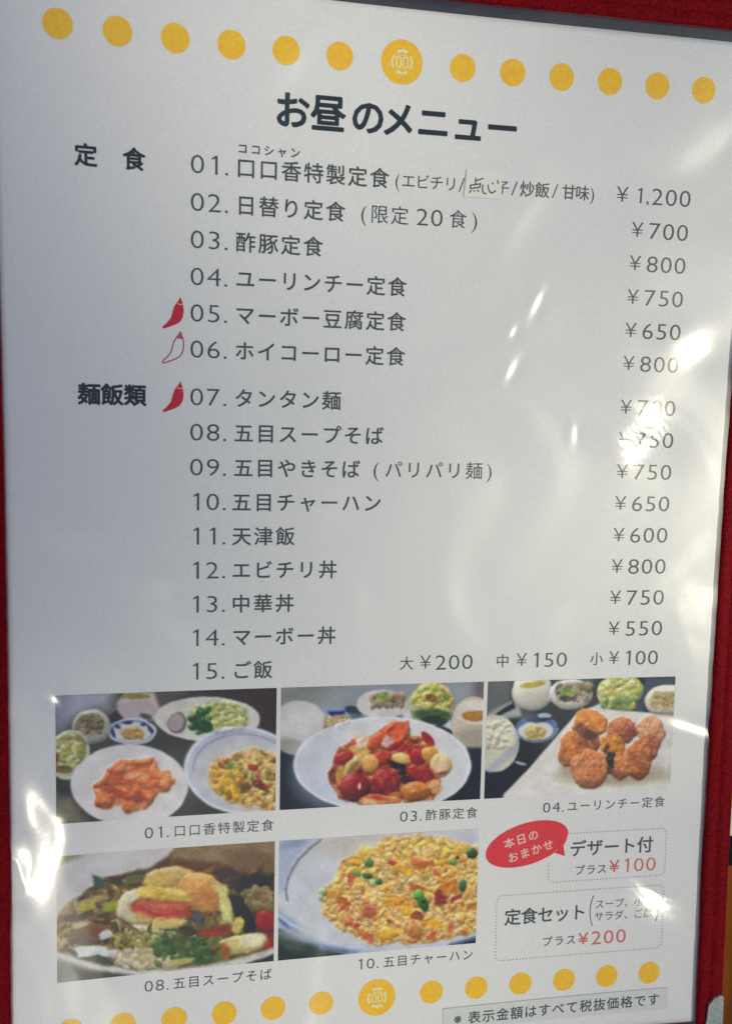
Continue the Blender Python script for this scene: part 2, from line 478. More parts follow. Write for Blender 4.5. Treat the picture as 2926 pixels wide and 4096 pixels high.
# dots
dotx = lambda i: 104.68 + (0 if i == 0 else math.copysign((abs(i)-1)*14.375 + 17.087, i))
for row, vv in ((0, 13.6), (1, 285.3)):
    for i in range(-6, 7):
        if i == 0:
            V, F = disc(dotx(0), vv, 5.75, .05, 56, wob=.004, seed=9+row)
            med = link('yellow_medallion', V, F, M_YEL, page)
            med['label'] = 'large yellow disc with a pale ring emblem, ' + ('bottom' if row else 'top') + ' row'
            parts = []
            for a0, a1, wd in ((-2.1, -1.05, .8), (-.6, .65, .55), (1.0, 2.15, .8), (2.5, 3.75, .55)):
                t = np.linspace(a0, a1, 12)
                parts.append(ribbon(np.stack([dotx(0)+2.75*np.cos(t), vv+2.85*np.sin(t)], 1), wd, .075))
            for x0 in (-.95, .95):
                sq = [(dotx(0)+x0-.62, vv-1.2), (dotx(0)+x0+.62, vv-1.2), (dotx(0)+x0+.62, vv+1.3), (dotx(0)+x0-.62, vv+1.3)]
                for a, b in zip(sq, sq[1:]+sq[:1]):
                    parts.append(ribbon([a, b], .32, .078))
            parts.append(ribbon([(dotx(0)-1.1, vv-1.75), (dotx(0)+1.1, vv-1.75)], .3, .08))
            V, F = join(parts)
            link('ring_emblem', V, F, M_PEACH, med)
        else:
            V, F = disc(dotx(i), vv, 3.62, .05, 44, wob=.006, seed=i*3+row*50+20)
            link('yellow_dot', V, F, M_YEL, page)

# title and headings
g = []; cjk('お昼の', 75.1, 95.8, 28.4, 9.9, g, .026); cjk('メニュ', 104.3, 124.1, 28.4, 9.9, g, .026); cjk('ー', 134.0, 134, 28.4, 9.9, g, .026)
g[1] = (g[1][0], 'C', 84.9) + g[1][3:]
queue('title_lettering', page, M_INKT, g, 'bold black menu title')
g = []; cjk('定食', 21.9, 33.9, 44.2, 5.9, g, .026); queue('section_heading', page, M_INKT, g, 'bold set meal heading')
g = []; cjk('麺飯類', 21.9, 33.8, 105.4, 6.0, g, .03); queue('section_heading', page, M_INKT, g, 'bold noodle and rice heading')
g = []; cjk('ココシャン', 62.0, 76.1, 39.2, 2.9, g, .02); queue('small_reading_kana', page, M_INK, g)

VL = [44.05 + i*9.672 + (3.27 if i > 5 else 0) for i in range(15)]
ITEMS = [('01.', '口口香特製定食', 63.0, 99.5), ('02.', '日替り定食', 63.1, 87.5), ('03.', '酢豚定食', 63.1, 81.5), ('04.', 'ユーリンチー定食', 63.1, 105.5),
         ('05.', 'マーボー豆腐定食', 63.1, 105.6), ('06.', 'ホイコーロー定食', 63.1, 105.7), ('07.', 'タンタン麺', 63.1, 87.6), ('08.', '五目スープそば', 63.1, 100.1),
         ('09.', '五目やきそば', 63.1, 93.5), ('10.', '五目チャーハン', 62.7, 100.0), ('11.', '天津飯', 62.8, 75.1), ('12.', 'エビチリ丼', 62.8, 87.5),
         ('13.', '中華丼', 62.8, 75.2), ('14.', 'マーボー丼', 63.0, 87.5), ('15.', 'ご飯', 63.1, 69.2)]
for i, (num, s, c0, c1) in enumerate(ITEMS):
    g = []
    digits(num, 50.2, 4.5, VL[i], 4.35, g)
    cjk(s, c0, c1, VL[i]+.05, 5.6, g, .011)
    if i == 0:
        v = VL[0]+.25
        g.append(('(', 'L', 104.6, v+.1, 5.0, 1, 0, 0))
        cjk('エビチリ', 107.7, 119.8, v, 4.25, g)
        g.append(('/', 'L', 123.0, v, 5.6, 1.25, 0, 0))
        cjk('子', 134.9, 134.9, v, 4.2, g)
        g.append(('/', 'L', 138.4, v, 5.6, 1.3, 0, 0))
        cjk('炒飯', 142.2, 146.7, v, 4.5, g, .01)
        g.append(('/', 'L', 150.5, v, 5.6, 1.3, 0, 0))
        cjk('甘味', 154.7, 158.8, v, 4.4, g, .006)
        g.append((')', 'L', 161.8, v+.1, 5.0, 1, 0, 0))
    if i == 1:
        g.append(('(', 'L', 95.4, VL[1], 6.0, 1.1, 0, 0))
        cjk('限定', 99.8, 105.6, VL[1], 5.3, g)
        digits('20', 112.0, 4.2, VL[1], 4.2, g)
        cjk('食', 122.3, 122.3, VL[1], 5.3, g)
        g.append((')', 'L', 127.2, VL[1], 6.0, 1.1, 0, 0))
    if i == 8:
        g.append(('(', 'L', 100.9, VL[8], 6.0, 1.1, 0, 0))
        cjk('パリパリ麺', 106.0, 130.1, VL[8], 5.4, g)
        g.append((')', 'L', 134.7, VL[8], 6.0, 1.1, 0, 0))
    queue('dish_line', page, M_INK, g)
PR = ['1,200', '700', '800', '750', '650', '800', '700', '750', '750', '650', '600', '800', '750', '550']
for i, p in enumerate(PR):
    g = []; v = VL[i]-.35 + (.2 if i < 2 else 0)
    if i == 0:
        g.append(('¥', 'L', 171.0, v, 6.0, 1.15, 0, 0))
        g.append(('1', 'L', 176.4, v, 6.1, 1.12, 0, 0)); g.append((',', 'L', 178.9, v, 6.1, 1.1, 0, 0))
        digits('200', 181.9, 4.35, v, 4.3, g)
    else:
        g.append(('¥', 'L', 176.4, v-.1, 5.9, 1.15, 0, 0))
        digits(p, 181.8, 4.4, v, 4.3, g)
    queue('price', page, M_INK, g)
g = []; v = 182.0
for ch, uc, uy, s, ud in (('大', 111.5, 117.2, '200', 121.9), ('中', 141.1, 147.1, '150', 151.7), ('小', 171.2, 176.9, '100', 181.6)):
    g = []
    cjk(ch, uc, uc, v, 4.4, g); g.append(('¥', 'L', uy, v-.2, 5.7, 1.1, 0, 0)); digits(s, ud, 4.1, v, 4.1, g)
    queue('rice_size_price', page, M_INK, g)

# chili icons
CH = [(438, 132), (452, 128), (462, 150), (475, 195), (492, 232), (503, 300), (508, 360), (500, 420), (480, 480), (440, 532), (395, 565), (330, 592), (240, 625), (175, 650),
      (140, 652), (130, 636), (150, 606), (200, 570), (240, 522), (280, 480), (300, 410), (318, 340), (340, 280), (372, 235), (392, 205), (425, 170)]
def chili(vt):
    return [(41.0 + (x-130)*.01500, vt + (y-640)*.0161) for x, y in CH]
def smooth_poly(p, n=3):
    p = np.array(p, float)
    for _ in range(n-1):
        q = np.roll(p, -1, 0); p = np.stack([p*.75+q*.25, p*.25+q*.75], 1).reshape(-1, 2)
    return p
for k, vt in ((0, 87.1), (1, 96.3), (2, 109.6)):
    pts = smooth_poly(chili(vt))
    pts = [(a, b) for a, b in pts]
    if k == 1:
        P1 = ribbon(pts, .34, .06, closed=True)
        cap = smooth_poly([(41+(x-130)*.015, vt+(y-640)*.0161) for x, y in ((438, 132), (455, 130), (475, 195), (495, 250), (420, 238), (372, 238), (392, 205), (425, 170))], 2)
        V, F = join([P1, polyfill([tuple(q) for q in cap], .062)])
        o = link('chili_icon', V, F, M_REDL, page); o['label'] = 'outlined unfilled chili'
    else:
        V, F = polyfill(pts, .06)
        o = link('chili_icon', V, F, M_RED, page); o['label'] = 'solid red chili'
        t = np.array([(395, 215), (430, 240), (470, 238), (492, 228)])
        V, F = ribbon([(41+(x-130)*.015, vt+(y-640)*.0161+.12) for x, y in t], .16, .075)
        link('chili_collar_line', V, F, M_PEACH, o)

# captions
for d, u0, s, c0, c1, v, em in (('01.', 37.3, '口口香特製定食', 45.9, 71.0, 229.2, 3.75), ('03.', 111.8, '酢豚定食', 120.3, 133.0, 229.0, 3.75),
                            ('04.', 157.0, 'ユーリンチー定食', 165.4, 194.5, 228.7, 3.75), ('08.', 37.3, '五目スープそば', 45.9, 70.9, 274.6, 3.75),
                            ('10.', 99.4, '五目チャーハン', 108.2, 133.0, 274.3, 3.75)):
    g = []; digits(d, u0, 3.1, v, 2.95, g); cjk(s, c0, c1, v, em, g)
    queue('photo_caption', page, M_INK, g)

# dotted frames
def dotted(u0, u1, v0, v1, r, skip=None):
    pts = []
    step = 1.02
    def seg(a, b):
        n = max(1, int(math.hypot(b[0]-a[0], b[1]-a[1])/step))
        for k in range(n): pts.append((a[0]+(b[0]-a[0])*k/n, a[1]+(b[1]-a[1])*k/n))
    def arc(cx, cy, a0):
        for k in range(3):
            t = a0 + k/3*math.pi/2; pts.append((cx+r*math.cos(t), cy+r*math.sin(t)))
    seg((u0+r, v0), (u1-r, v0)); arc(u1-r, v0+r, -math.pi/2); seg((u1, v0+r), (u1, v1-r)); arc(u1-r, v1-r, 0)
    seg((u1-r, v1), (u0+r, v1)); arc(u0+r, v1-r, math.pi/2); seg((u0, v1-r), (u0, v0+r)); arc(u0+r, v0+r, math.pi)
    parts = []
    for k, (a, b) in enumerate(pts):
        if skip and skip(a, b): continue
        parts.append(disc(a, b, .21, .06, 8))
    V, F = join(parts)
    return link('dotted_frame', V, F, M_DOTL, page)
dotted(158.3, 197.4, 237.5, 253.0, 2, skip=lambda a, b: ((a-151)/13.6)**2 + ((b-240)/8)**2 < 1.0)
dotted(141.9, 197.4, 256.2, 277.2, 2)

# speech bubble
def bub(X, Y):   # outline traced in its own little frame, turned 14 degrees
    c, s = math.cos(-.25), math.sin(-.25)
    return (151.1 + X*c - Y*s, 240.0 + X*s + Y*c)
out = []
for k in range(64):
    t = 2*math.pi*k/64
    if .12 < t < .78: continue
    out.append(bub(13.6*math.cos(t), 6.7*math.sin(t)))
    if k and abs(t - .0982) < .001: pass
# tail at the lower right
tail = [bub(12.3, 3.0), bub(11.2, 4.1), (163.6, 244.7), bub(7.4, 5.2)]
i0 = int(.12/(2*math.pi/64)) + 1
out = out[:i0] + tail + out[i0:]
V, F = polyfill(out, .085)
bubble = link('speech_bubble', V, F, M_BUB, page)
g = []; cjk('本日の', 145.2, 152.9, 239.3, 3.5, g, .022, -.25, -2.0); cjk('おまかせ', 146.6, 157.9, 243.9, 3.5, g, .022, -.25, -3.15)
queue('bubble_lettering', bubble, M_BUBT, g, h=.11)

g = []; cjk('デザート付', 167.8, 190.3, 242.5, 5.6, g, .012); queue('offer_line', page, M_INK, g)
g = []; cjk('プラス', 168.7, 176.1, 249.6, 3.5, g, .004); queue('offer_line', page, M_INKS, g)
g = [('¥', 'L', 180.2, 249.0, 5.3, 1.15, .014, 0)]; digits('100', 184.4, 4.1, 249.0, 4.0, g); queue('red_price', page, M_REDP, g)
g = []; cjk('定食セット', 147.2, 168.8, 263.3, 5.6, g, .012); queue('offer_line', page, M_INK, g)
g = []; cjk('スープ、小鉢', 175.8, 192.4, 261.2, 3.3, g, .0); cjk('サラダ、ご飯', 175.8, 192.4, 265.2, 3.3, g, .0)
queue('offer_line', page, M_INKS, g)
t = np.linspace(-1, 1, 14)
parts = [ribbon(np.stack([172.7+1.0*t*t, 263.2+5.0*t], 1), .3, .07), ribbon(np.stack([195.9-1.0*t*t, 263.6+4.8*t], 1), .3, .07)]
for V, F in parts: link('tall_parenthesis', V, F, M_INKS, page)
g = []; cjk('プラス', 158.8, 166.7, 272.2, 3.5, g, .004); queue('offer_line', page, M_INKS, g)
g = [('¥', 'L', 170.8, 272.2, 5.3, 1.15, .014, 0)]; digits('200', 175.2, 4.15, 272.2, 4.0, g, .004); queue('red_price', page, M_REDP, g)

# ------------------------------------------------------------------ pasted slips
slip = empty('paper_slip', place(129, 44, .1))
tag(slip, 'small cream paper slip with handwriting pasted over the first dish line', 'paper slip')
def local(o, root):
    o.data.transform(Matrix.Translation(-root.location)); o.parent = root; return o
V = place([124.2, 134.5, 134.7, 123.7]*2, [40.2, 40.3, 47.5, 47.6]*2, np.array([.32]*4+[.11]*4))
local(link('slip_paper', V, [[3, 2, 1, 0], [4, 5, 6, 7], [0, 1, 5, 4], [1, 2, 6, 5], [2, 3, 7, 6], [3, 0, 4, 7]], M_PATCH), slip)
hw = [[(265, 160), (266, 228)], [(266, 196), (342, 172)], [(212, 240), (216, 272), (312, 262), (318, 226), (212, 240)], [(224, 290), (206, 314)],
      [(252, 288), (256, 304)], [(284, 286), (300, 304)], [(343, 236), (340, 290), (352, 322), (380, 330)], [(398, 238), (404, 282), (424, 318), (448, 326), (478, 304)],
      [(440, 218), (450, 232)], [(492, 190), (502, 228)]]
parts = []
for st in hw:
    pp = [(124.2+(x-170)*.0278, 40.3+(y-78-(x-170)*.1)*.0262) for x, y in st]
    for k, (a, b) in enumerate(zip(pp, pp[1:])):
        parts.append(ribbon([a, b], .36, .37+.004*k))
        parts.append(disc(b[0], b[1], .18, .40+.004*k, 8))
V, F = join(parts)
local(link('handwriting', V, F, M_PEN), slip)

strip = empty('label_strip', place(163, 294, .1))
tag(strip, 'grey label strip with a printed tax note stuck on the lower right of the sheet', 'label strip')
q = np.linspace(0, 1, 24)
U = np.r_[125.6+q*74.6, 125.8+q*74.6]; Vv = np.r_[291.0-q*.3, 298.2-q*.3]
n = 24
Vt = list(place(U, Vv, .24)) + list(place(U, Vv, .13))
F = [[i+n, i+1+n, i+1, i] for i in range(n-1)] + [[i+2*n, i+1+2*n, i+1+3*n, i+3*n] for i in range(n-1)] + [[i, i+1, i+1+2*n, i+2*n] for i in range(n-1)]
F += [[i+n, i+3*n, i+1+3*n, i+1+n] for i in range(n-1)] + [[0, 2*n, 3*n, n], [n-1, 2*n-1, 4*n-1, 3*n-1]]
local(link('strip_tape', Vt, F, M_NOTE), strip)
g = []; cjk('※表示金額はすべて税抜価格です', 131.1, 195.4, 294.7, 4.3, g, .012, 0, -.4)
queue('tax_note_lettering', strip, M_INK, g, h=.26)

make_lettering()
for o in strip.children:
    if o.name.startswith('tax_note'):
        o.data.transform(Matrix.Translation(-strip.location))

# ------------------------------------------------------------------ printed food photographs
def noise2(shape, cells, rs):
    h, w_ = shape
    gy, gx = cells
    gr = rs.rand(gy+2, gx+2)
    y = np.linspace(0, gy, h); x = np.linspace(0, gx, w_)
    yi = np.minimum(y.astype(int), gy-1+1); xi = np.minimum(x.astype(int), gx)
    fy = y-yi; fx = x-xi; fy = fy*fy*(3-2*fy); fx = fx*fx*(3-2*fx)
    a = gr[yi][:, xi]; b = gr[yi][:, np.minimum(xi+1, gx+1)]
    c = gr[np.minimum(yi+1, gy+1)][:, xi]; d = gr[np.minimum(yi+1, gy+1)][:, np.minimum(xi+1, gx+1)]
    return (a*(1-fx)+b*fx)*(1-fy[:, None]) + (c*(1-fx)+d*fx)*fy[:, None]

class Print:
    """a food picture painted as dots of ink on a fine lattice; own coordinates about 1600 x 1000"""
    def __init__(s, quad, nx, ny, seed, base):
        s.rs = np.random.RandomState(seed); s.nx, s.ny = nx, ny
        a, b = np.meshgrid(np.linspace(0, 1, nx), np.linspace(0, 1, ny))
        tl, tr, bl, br = [np.array(q, float) for q in quad]
        p = (tl*(1-a)[..., None] + tr*a[..., None])*(1-b)[..., None] + (bl*(1-a)[..., None] + br*a[..., None])*b[..., None]
        s.X0, s.Y0 = p[..., 0], p[..., 1]
        s.wx = (noise2((ny, nx), (14, 22), s.rs)-.5); s.wy = (noise2((ny, nx), (14, 22), s.rs)-.5)
        s.fx = (noise2((ny, nx), (45, 70), s.rs)-.5); s.fy = (noise2((ny, nx), (45, 70), s.rs)-.5)
        s.warp(0, 0)
        s.A = np.empty((ny, nx, 3)); s.A[:] = base
        s.mask = None; s.H = np.zeros((ny, nx)); s.hk = .8
    def warp(s, big, fine=0):
        s.X = s.X0 + s.wx*big + s.fx*fine; s.Y = s.Y0 + s.wy*big + s.fy*fine
    def put(s, m_, col):
        if s.mask is not None: m_ = m_*s.mask
        m_ = m_[..., None]
        s.A = s.A*(1-m_) + np.asarray(col, float)*m_
    def em(s, cx, cy, rx, ry, rot=0, soft=.08):
        c, n = math.cos(rot), math.sin(rot)
        dx, dy = s.X-cx, s.Y-cy
        d = np.sqrt(((dx*c+dy*n)/rx)**2 + ((-dx*n+dy*c)/ry)**2)
        k = max(soft, 5/min(rx, ry))
        return np.clip((1-d)/k+.5, 0, 1), d
    def e(s, cx, cy, rx, ry, col, rot=0, soft=.08, alpha=1, shade=0):
        m_, d = s.em(cx, cy, rx, ry, rot, soft)
        col = np.asarray(col, float)
        if shade:
            k = 1 - shade*np.clip((s.Y-cy)/ry*.7 + (s.X-cx)/rx*.2, -1, 1)
            col = col*k[..., None]
            mh = m_ if s.mask is None else m_*s.mask
            s.H = s.H*(1-.6*mh*alpha) + mh*alpha*.5*s.hk*min(rx, ry)*np.sqrt(np.clip(1-d*d, 0, 1))
        s.put(m_*alpha, col)
    def ring(s, cx, cy, rx, ry, wd, col, rot=0, alpha=1, a0=None, a1=None):
        m_, d = s.em(cx, cy, rx, ry, rot)
        k = np.exp(-.5*((d-1)*min(rx, ry)/wd)**2)*alpha
        if a0 is not None:
            an = np.arctan2(s.Y-cy, s.X-cx)
            k = k*((an > a0) & (an < a1))
        s.put(k, col)
    def pm(s, pts, soft=6):
        pts = np.array(pts, float); n = len(pts)
        ins = np.zeros(s.X.shape, bool); dist = np.full(s.X.shape, 1e9)
        for i in range(n):
            x0, y0 = pts[i]; x1, y1 = pts[(i+1) % n]
            if y0 != y1:
                cr = ((y0 > s.Y) != (y1 > s.Y)) & (s.X < (x1-x0)*(s.Y-y0)/(y1-y0)+x0)
                ins ^= cr
            L = (x1-x0)**2+(y1-y0)**2+1e-9
            t = np.clip(((s.X-x0)*(x1-x0)+(s.Y-y0)*(y1-y0))/L, 0, 1)
            dist = np.minimum(dist, np.hypot(s.X-x0-t*(x1-x0), s.Y-y0-t*(y1-y0)))
        return np.clip(np.where(ins, dist, -dist)/soft*.5+.5, 0, 1)
    def p(s, pts, col, soft=6, alpha=1):
        m_ = s.pm(pts, soft)*alpha; s.put(m_, col)
        s.H = s.H*(1-.85*(m_ if s.mask is None else m_*s.mask))
    def line(s, pts, wd, col, alpha=1):
        for (x0, y0), (x1, y1) in zip(pts, pts[1:]):
            L = (x1-x0)**2+(y1-y0)**2+1e-9
            t = np.clip(((s.X-x0)*(x1-x0)+(s.Y-y0)*(y1-y0))/L, 0, 1)
            s.put(np.exp(-.5*(np.hypot(s.X-x0-t*(x1-x0), s.Y-y0-t*(y1-y0))/wd)**2)*alpha, col)
    def bits(s, box, n, size, cols, jit=14, elong=1.6, alpha=.9, shade=.12):
        x0, y0, x1, y1 = box
        for _ in range(n):
            x = x0+(x1-x0)*s.rs.rand(); y = y0+(y1-y0)*s.rs.rand()
            r = size*(.6+.8*s.rs.rand()); c = np.array(cols[s.rs.randint(len(cols))], float)*.66 + np.mean(cols, 0)*.34 + s.rs.randn(3)*jit*.25 + s.rs.randn()*jit*.4
            # paint locally for speed
            lx = max(1, int(abs(s.X0[0, 1]-s.X0[0, 0]) > 0)); sx = (s.X0[0, -1]-s.X0[0, 0])/(s.nx-1); sy = (s.Y0[-1, 0]-s.Y0[0, 0])/(s.ny-1)
            ci = int((x-s.X0[0, 0])/sx); k = int(r*elong/sx)+4
            a, b = max(0, ci-k), min(s.nx, ci+k+1)
            if a >= b: continue
            mid = min(max(ci, 0), s.nx-1)
            ri = int((y-s.Y0[0, mid])/max(.1, (s.Y0[-1, mid]-s.Y0[0, mid])/(s.ny-1))); k2 = int(r*elong/sy)+5
            q, t = max(0, ri-k2), min(s.ny, ri+k2+1)
            if q >= t: continue
            X, Y = s.X[q:t, a:b], s.Y[q:t, a:b]
            rot = s.rs.rand()*3.14; cc, nn = math.cos(rot), math.sin(rot)
            dx, dy = X-x, Y-y
            d = np.sqrt(((dx*cc+dy*nn)/(r*elong))**2 + ((-dx*nn+dy*cc)/r)**2)
            m_ = np.clip((1-d)/max(.35, 4/r)+.4, 0, 1)*alpha
            if s.mask is not None: m_ = m_*s.mask[q:t, a:b]
            kk = (1-shade*np.clip(dy/r, -1.2, 1.2))[..., None]
            s.H[q:t, a:b] += (m_*.5*s.hk*r*np.sqrt(np.clip(1-d*d, 0, 1)) - .35*m_*s.H[q:t, a:b])
            m_ = m_[..., None]
            s.A[q:t, a:b] = s.A[q:t, a:b]*(1-m_) + np.clip(c*kk, 0, 255)*m_
    def tone(s, amt, cells=(9, 14)):
        n = noise2((s.ny, s.nx), cells, s.rs)-.5
        s.A = s.A*(1+amt*n[..., None]) if s.mask is None else s.A*(1+amt*(n*s.mask)[..., None])
    def blur(s, k=1):
        for _ in range(k):
            P = np.pad(s.A, ((1, 1), (1, 1), (0, 0)), 'edge')
            s.A = (P[:-2, 1:-1]+P[2:, 1:-1]+P[1:-1, :-2]+P[1:-1, 2:]+2*P[1:-1, 1:-1])/6
    def relief(s, k=.72, spec=38):
        H = s.H
        for _ in range(3):
            P = np.pad(H, 1, 'edge'); H = (P[:-2, 1:-1]+P[2:, 1:-1]+P[1:-1, :-2]+P[1:-1, 2:]+2*H)/6
        sx = abs(s.X0[0, -1]-s.X0[0, 0])/(s.nx-1); sy = abs(s.Y0[-1, 0]-s.Y0[0, 0])/(s.ny-1)
        gy, gx = np.gradient(H); gy = gy/sy*k; gx = gx/sx*k
        n = np.sqrt(gx*gx+gy*gy+1)
        lx, ly, lz = -.32, -.62, .72
        d = (-gx*lx - gy*ly + lz)/n/lz
        sh = .97 + .40*np.clip(d-1, -.75, .5)
        s.A = s.A*sh[..., None]
        hx, hy, hz = -.17, -.33, .93
        sp = np.clip((-gx*hx - gy*hy + hz)/n, 0, 1)**40 * np.clip(np.hypot(gx, gy)*3, 0, 1)
        s.A = s.A + (235-s.A)*(sp*spec/130)[..., None]
    def colours(s):
        L = s.A.mean(-1, keepdims=True)
        chroma = np.abs(s.A-L).max(-1, keepdims=True)
        s.A = L + (s.A-L)*np.where((s.A[..., :1] > 150) & (s.A[..., 1:2] < 110), .86, .98)
        s.A = s.A * (1 - .10*np.clip(chroma/60, 0, 1))
        det = np.clip(chroma/40, .12, 1)
        for cells, k in (((60, 90), .10), ((95, 150), .06), ((30, 44), .12)):
            s.A = s.A * (1 + k*det*(noise2((s.ny, s.nx), cells, s.rs)-.5)[..., None])
            s.A[..., 1] += 10*k*5*det[..., 0]*(noise2((s.ny, s.nx), cells, s.rs)-.5)
            s.A[..., 0] += 8*k*5*det[..., 0]*(noise2((s.ny, s.nx), cells, s.rs)-.5)
        s.A += s.rs.randn(s.ny, s.nx, 1)*4 + s.rs.randn(s.ny, s.nx, 3)*3
        A = np.clip(np.clip(s.A, 5, 250)/255*1.03, 0, .98)**1.16
        lin = np.where(A <= .04045, A/12.92, ((A+.055)/1.055)**2.4)
        pw = np.array(srgb(*PAPER_SEEN)[:3])
        lin = np.clip((lin-.018)/(pw-.018)*.80, .003, .9)
        return np.concatenate([lin.reshape(-1, 3), np.ones((s.nx*s.ny, 1))], 1)

mp_ = bpy.data.materials.new("printed_photo_ink"); mp_.use_nodes = True
nt_ = mp_.node_tree
va = nt_.nodes.new('ShaderNodeVertexColor'); va.layer_name = 'print'
nt_.links.new(va.outputs['Color'], nt_.nodes['Principled BSDF'].inputs['Base Color'])
nt_.nodes['Principled BSDF'].inputs['Roughness'].default_value = .6
nt_.nodes['Principled BSDF'].inputs['Specular IOR Level'].default_value = .1

def mount(pr, col, row, label):
    u0 = 12.2 + col*(61.0+1.27); v0 = 188.3 if row == 0 else 234.2
    P, F = grid(u0, u0+61.0, v0, v0+36.55, pr.nx, pr.ny, .06)
    pr.relief(); pr.blur(3)
    o = fastmesh('dish_photo', P, F, mp_, page, True, pr.colours())
    o['label'] = label
NX, NY = 330, 200
WH = (190, 188, 180); RICE = [(206, 178, 118), (214, 186, 130), (196, 164, 92), (216, 192, 146), (208, 164, 78)]

# --- set meal: orange prawns, fried rice, small bowls
q = Print([(118, 120), (1552, 90), (118, 968), (1555, 880)], NX, NY, 1, (66, 68, 60))
q.warp(10, 3)
q.p([(100, 80), (480, 80), (470, 220), (330, 230), (100, 330)], (150, 154, 156), 50)  # paler top left, the sleeve's grey-blue veil painted into the picture
q.p([(100, 80), (210, 80), (180, 360), (100, 380)], (128, 133, 142), 40, .8)
q.p([(700, 80), (1000, 80), (760, 240)], (100, 90, 82), 30, .8)
q.p([(1000, 80), (1600, 80), (1600, 400), (1440, 380), (1400, 200), (1100, 130)], (64, 56, 50), 10)
q.p([(100, 780), (220, 790), (330, 980), (100, 980)], (132, 126, 104), 40, .8)
q.e(345, 330, 125, 112, (172, 170, 155), soft=.1, shade=.12)
q.e(330, 310, 96, 74, (126, 116, 84), -.1, .2); q.bits((250, 250, 410, 370), 40, 13, [(120, 105, 75), (95, 100, 50), (150, 140, 105), (90, 75, 60)])
q.p([(500, 170), (560, 100), (740, 100), (780, 230), (740, 290), (600, 300), (500, 240)], (178, 168, 160), 14)
q.e(640, 225, 130, 70, (172, 160, 152), 0, .3); q.e(620, 133, 92, 18, (148, 140, 48), 0, .3)
q.p([(450, 260), (500, 225), (540, 270), (500, 310), (460, 300)], (38, 44, 40), 8)
q.e(690, 265, 40, 18, (80, 85, 78), .3, .4)
q.e(600, 362, 146, 82, (120, 135, 150), .02, .08); q.e(600, 368, 122, 66, (182, 180, 170), .02, .15)
for x, y, a in ((500, 320, .6), (575, 300, 0), (690, 310, -.4), (480, 370, 1.3), (720, 350, 1)): q.e(x, y, 34, 12, (45, 55, 88), a, .4)
q.e(602, 372, 72, 40, (178, 142, 80), 0, .3); q.bits((540, 345, 660, 400), 18, 10, [(190, 150, 80), (150, 115, 60), (200, 170, 110)])
q.ring(600, 362, 146, 82, 4, (190, 195, 200), .02)
q.e(1092, 285, 350, 147, (190, 188, 176), .03, .05); q.e(1092, 272, 300, 112, (182, 178, 162), .03, .3, .6)
q.e(892, 310, 64, 68, (112, 98, 90), .3, .1); q.e(884, 306, 52, 58, (158, 148, 140), .3, .15)
m_, _d = q.em(1170, 275, 190, 105, .05, .25); q.mask = m_
q.bits((980, 170, 1360, 380), 260, 15, [(172, 172, 105), (196, 194, 140), (150, 158, 80), (205, 200, 160), (160, 165, 70)]); q.mask = None
q.e(1045, 265, 38, 55, (48, 78, 42), .3, .2); q.e(1060, 330, 72, 44, (52, 88, 44), .4, .25); q.bits((980, 230, 1110, 375), 26, 13, [(50, 85, 45), (75, 110, 60), (40, 65, 35)])
q.warp(6, 1)
q.e(200, 510, 122, 158, (168, 170, 128), .25, .06); q.e(195, 470, 108, 108, (158, 162, 92), .2, .2)
m_, _d = q.em(190, 480, 112, 110, .2, .2); q.mask = m_
q.bits((100, 370, 310, 590), 120, 15, [(160, 160, 88), (185, 182, 125), (130, 125, 55), (195, 190, 150)]); q.mask = None
q.e(165, 605, 62, 28, (110, 98, 62), .1, .4); q.ring(200, 510, 122, 158, 5, (188, 190, 170), .25)
q.e(125, 530, 12, 40, (120, 60, 45), 0, .5, .8)
q.e(1335, 625, 392, 285, (172, 174, 176), .1, .04); q.ring(1335, 622, 388, 278, 7, (196, 198, 200), .1)
q.ring(1345, 628, 345, 240, 5, (138, 138, 156), .1, .8, -3.2, -.3); q.e(1350, 640, 320, 225, (182, 180, 168), .1, .3, .8)
q.warp(30, 8)
rice = [(1110, 610), (1160, 560), (1270, 515), (1400, 490), (1540, 520), (1600, 560), (1600, 870), (1480, 880), (1380, 860), (1250, 835), (1160, 760), (1120, 690)]
q.mask = q.pm(rice, 14); q.put(np.ones_like(q.X), (188, 156, 96))
q.bits((1090, 480, 1600, 880), 900, 13, RICE); q.bits((1120, 620, 1320, 830), 40, 20, [(215, 175, 40), (205, 160, 60)])
q.bits((1100, 490, 1600, 870), 60, 15, [(200, 110, 60), (140, 130, 60), (165, 100, 60), (150, 150, 80), (120, 100, 50)])
q.e(1450, 715, 60, 32, (120, 62, 44), .1, .4); q.e(1350, 735, 34, 42, (112, 100, 40), .3, .4); q.e(1395, 595, 26, 20, (190, 75, 45), .3, .4); q.e(1250, 580, 22, 30, (110, 140, 70), .3, .4)
q.mask = None
q.warp(8, 1)
q.e(588, 715, 378, 268, (196, 193, 186), .04, .03); q.e(588, 700, 318, 205, (190, 186, 176), .04, .35, .7)
q.warp(36, 10)
pr = [(440, 600), (560, 545), (720, 540), (765, 580), (780, 628), (850, 640), (882, 690), (840, 740), (745, 800), (690, 862), (575, 898), (515, 850), (440, 860), (372, 842), (358, 720), (420, 665)]
q.mask = q.pm(pr, 9); q.put(np.ones_like(q.X), (214, 126, 66))
q.bits((350, 530, 890, 900), 150, 34, [(222, 138, 76), (210, 112, 54), (226, 148, 92), (200, 92, 44), (218, 126, 60)], 10, 1.5, .6, .22)
for x, y, rx, ry, a in ((480, 640, 60, 28, .5), (540, 690, 75, 22, .2), (560, 790, 90, 34, .1), (640, 800, 40, 50, .3), (700, 590, 50, 16, -.2), (455, 740, 45, 20, .4)):
    q.e(x, y, rx, ry, (192, 76, 36), a, .6, .75)
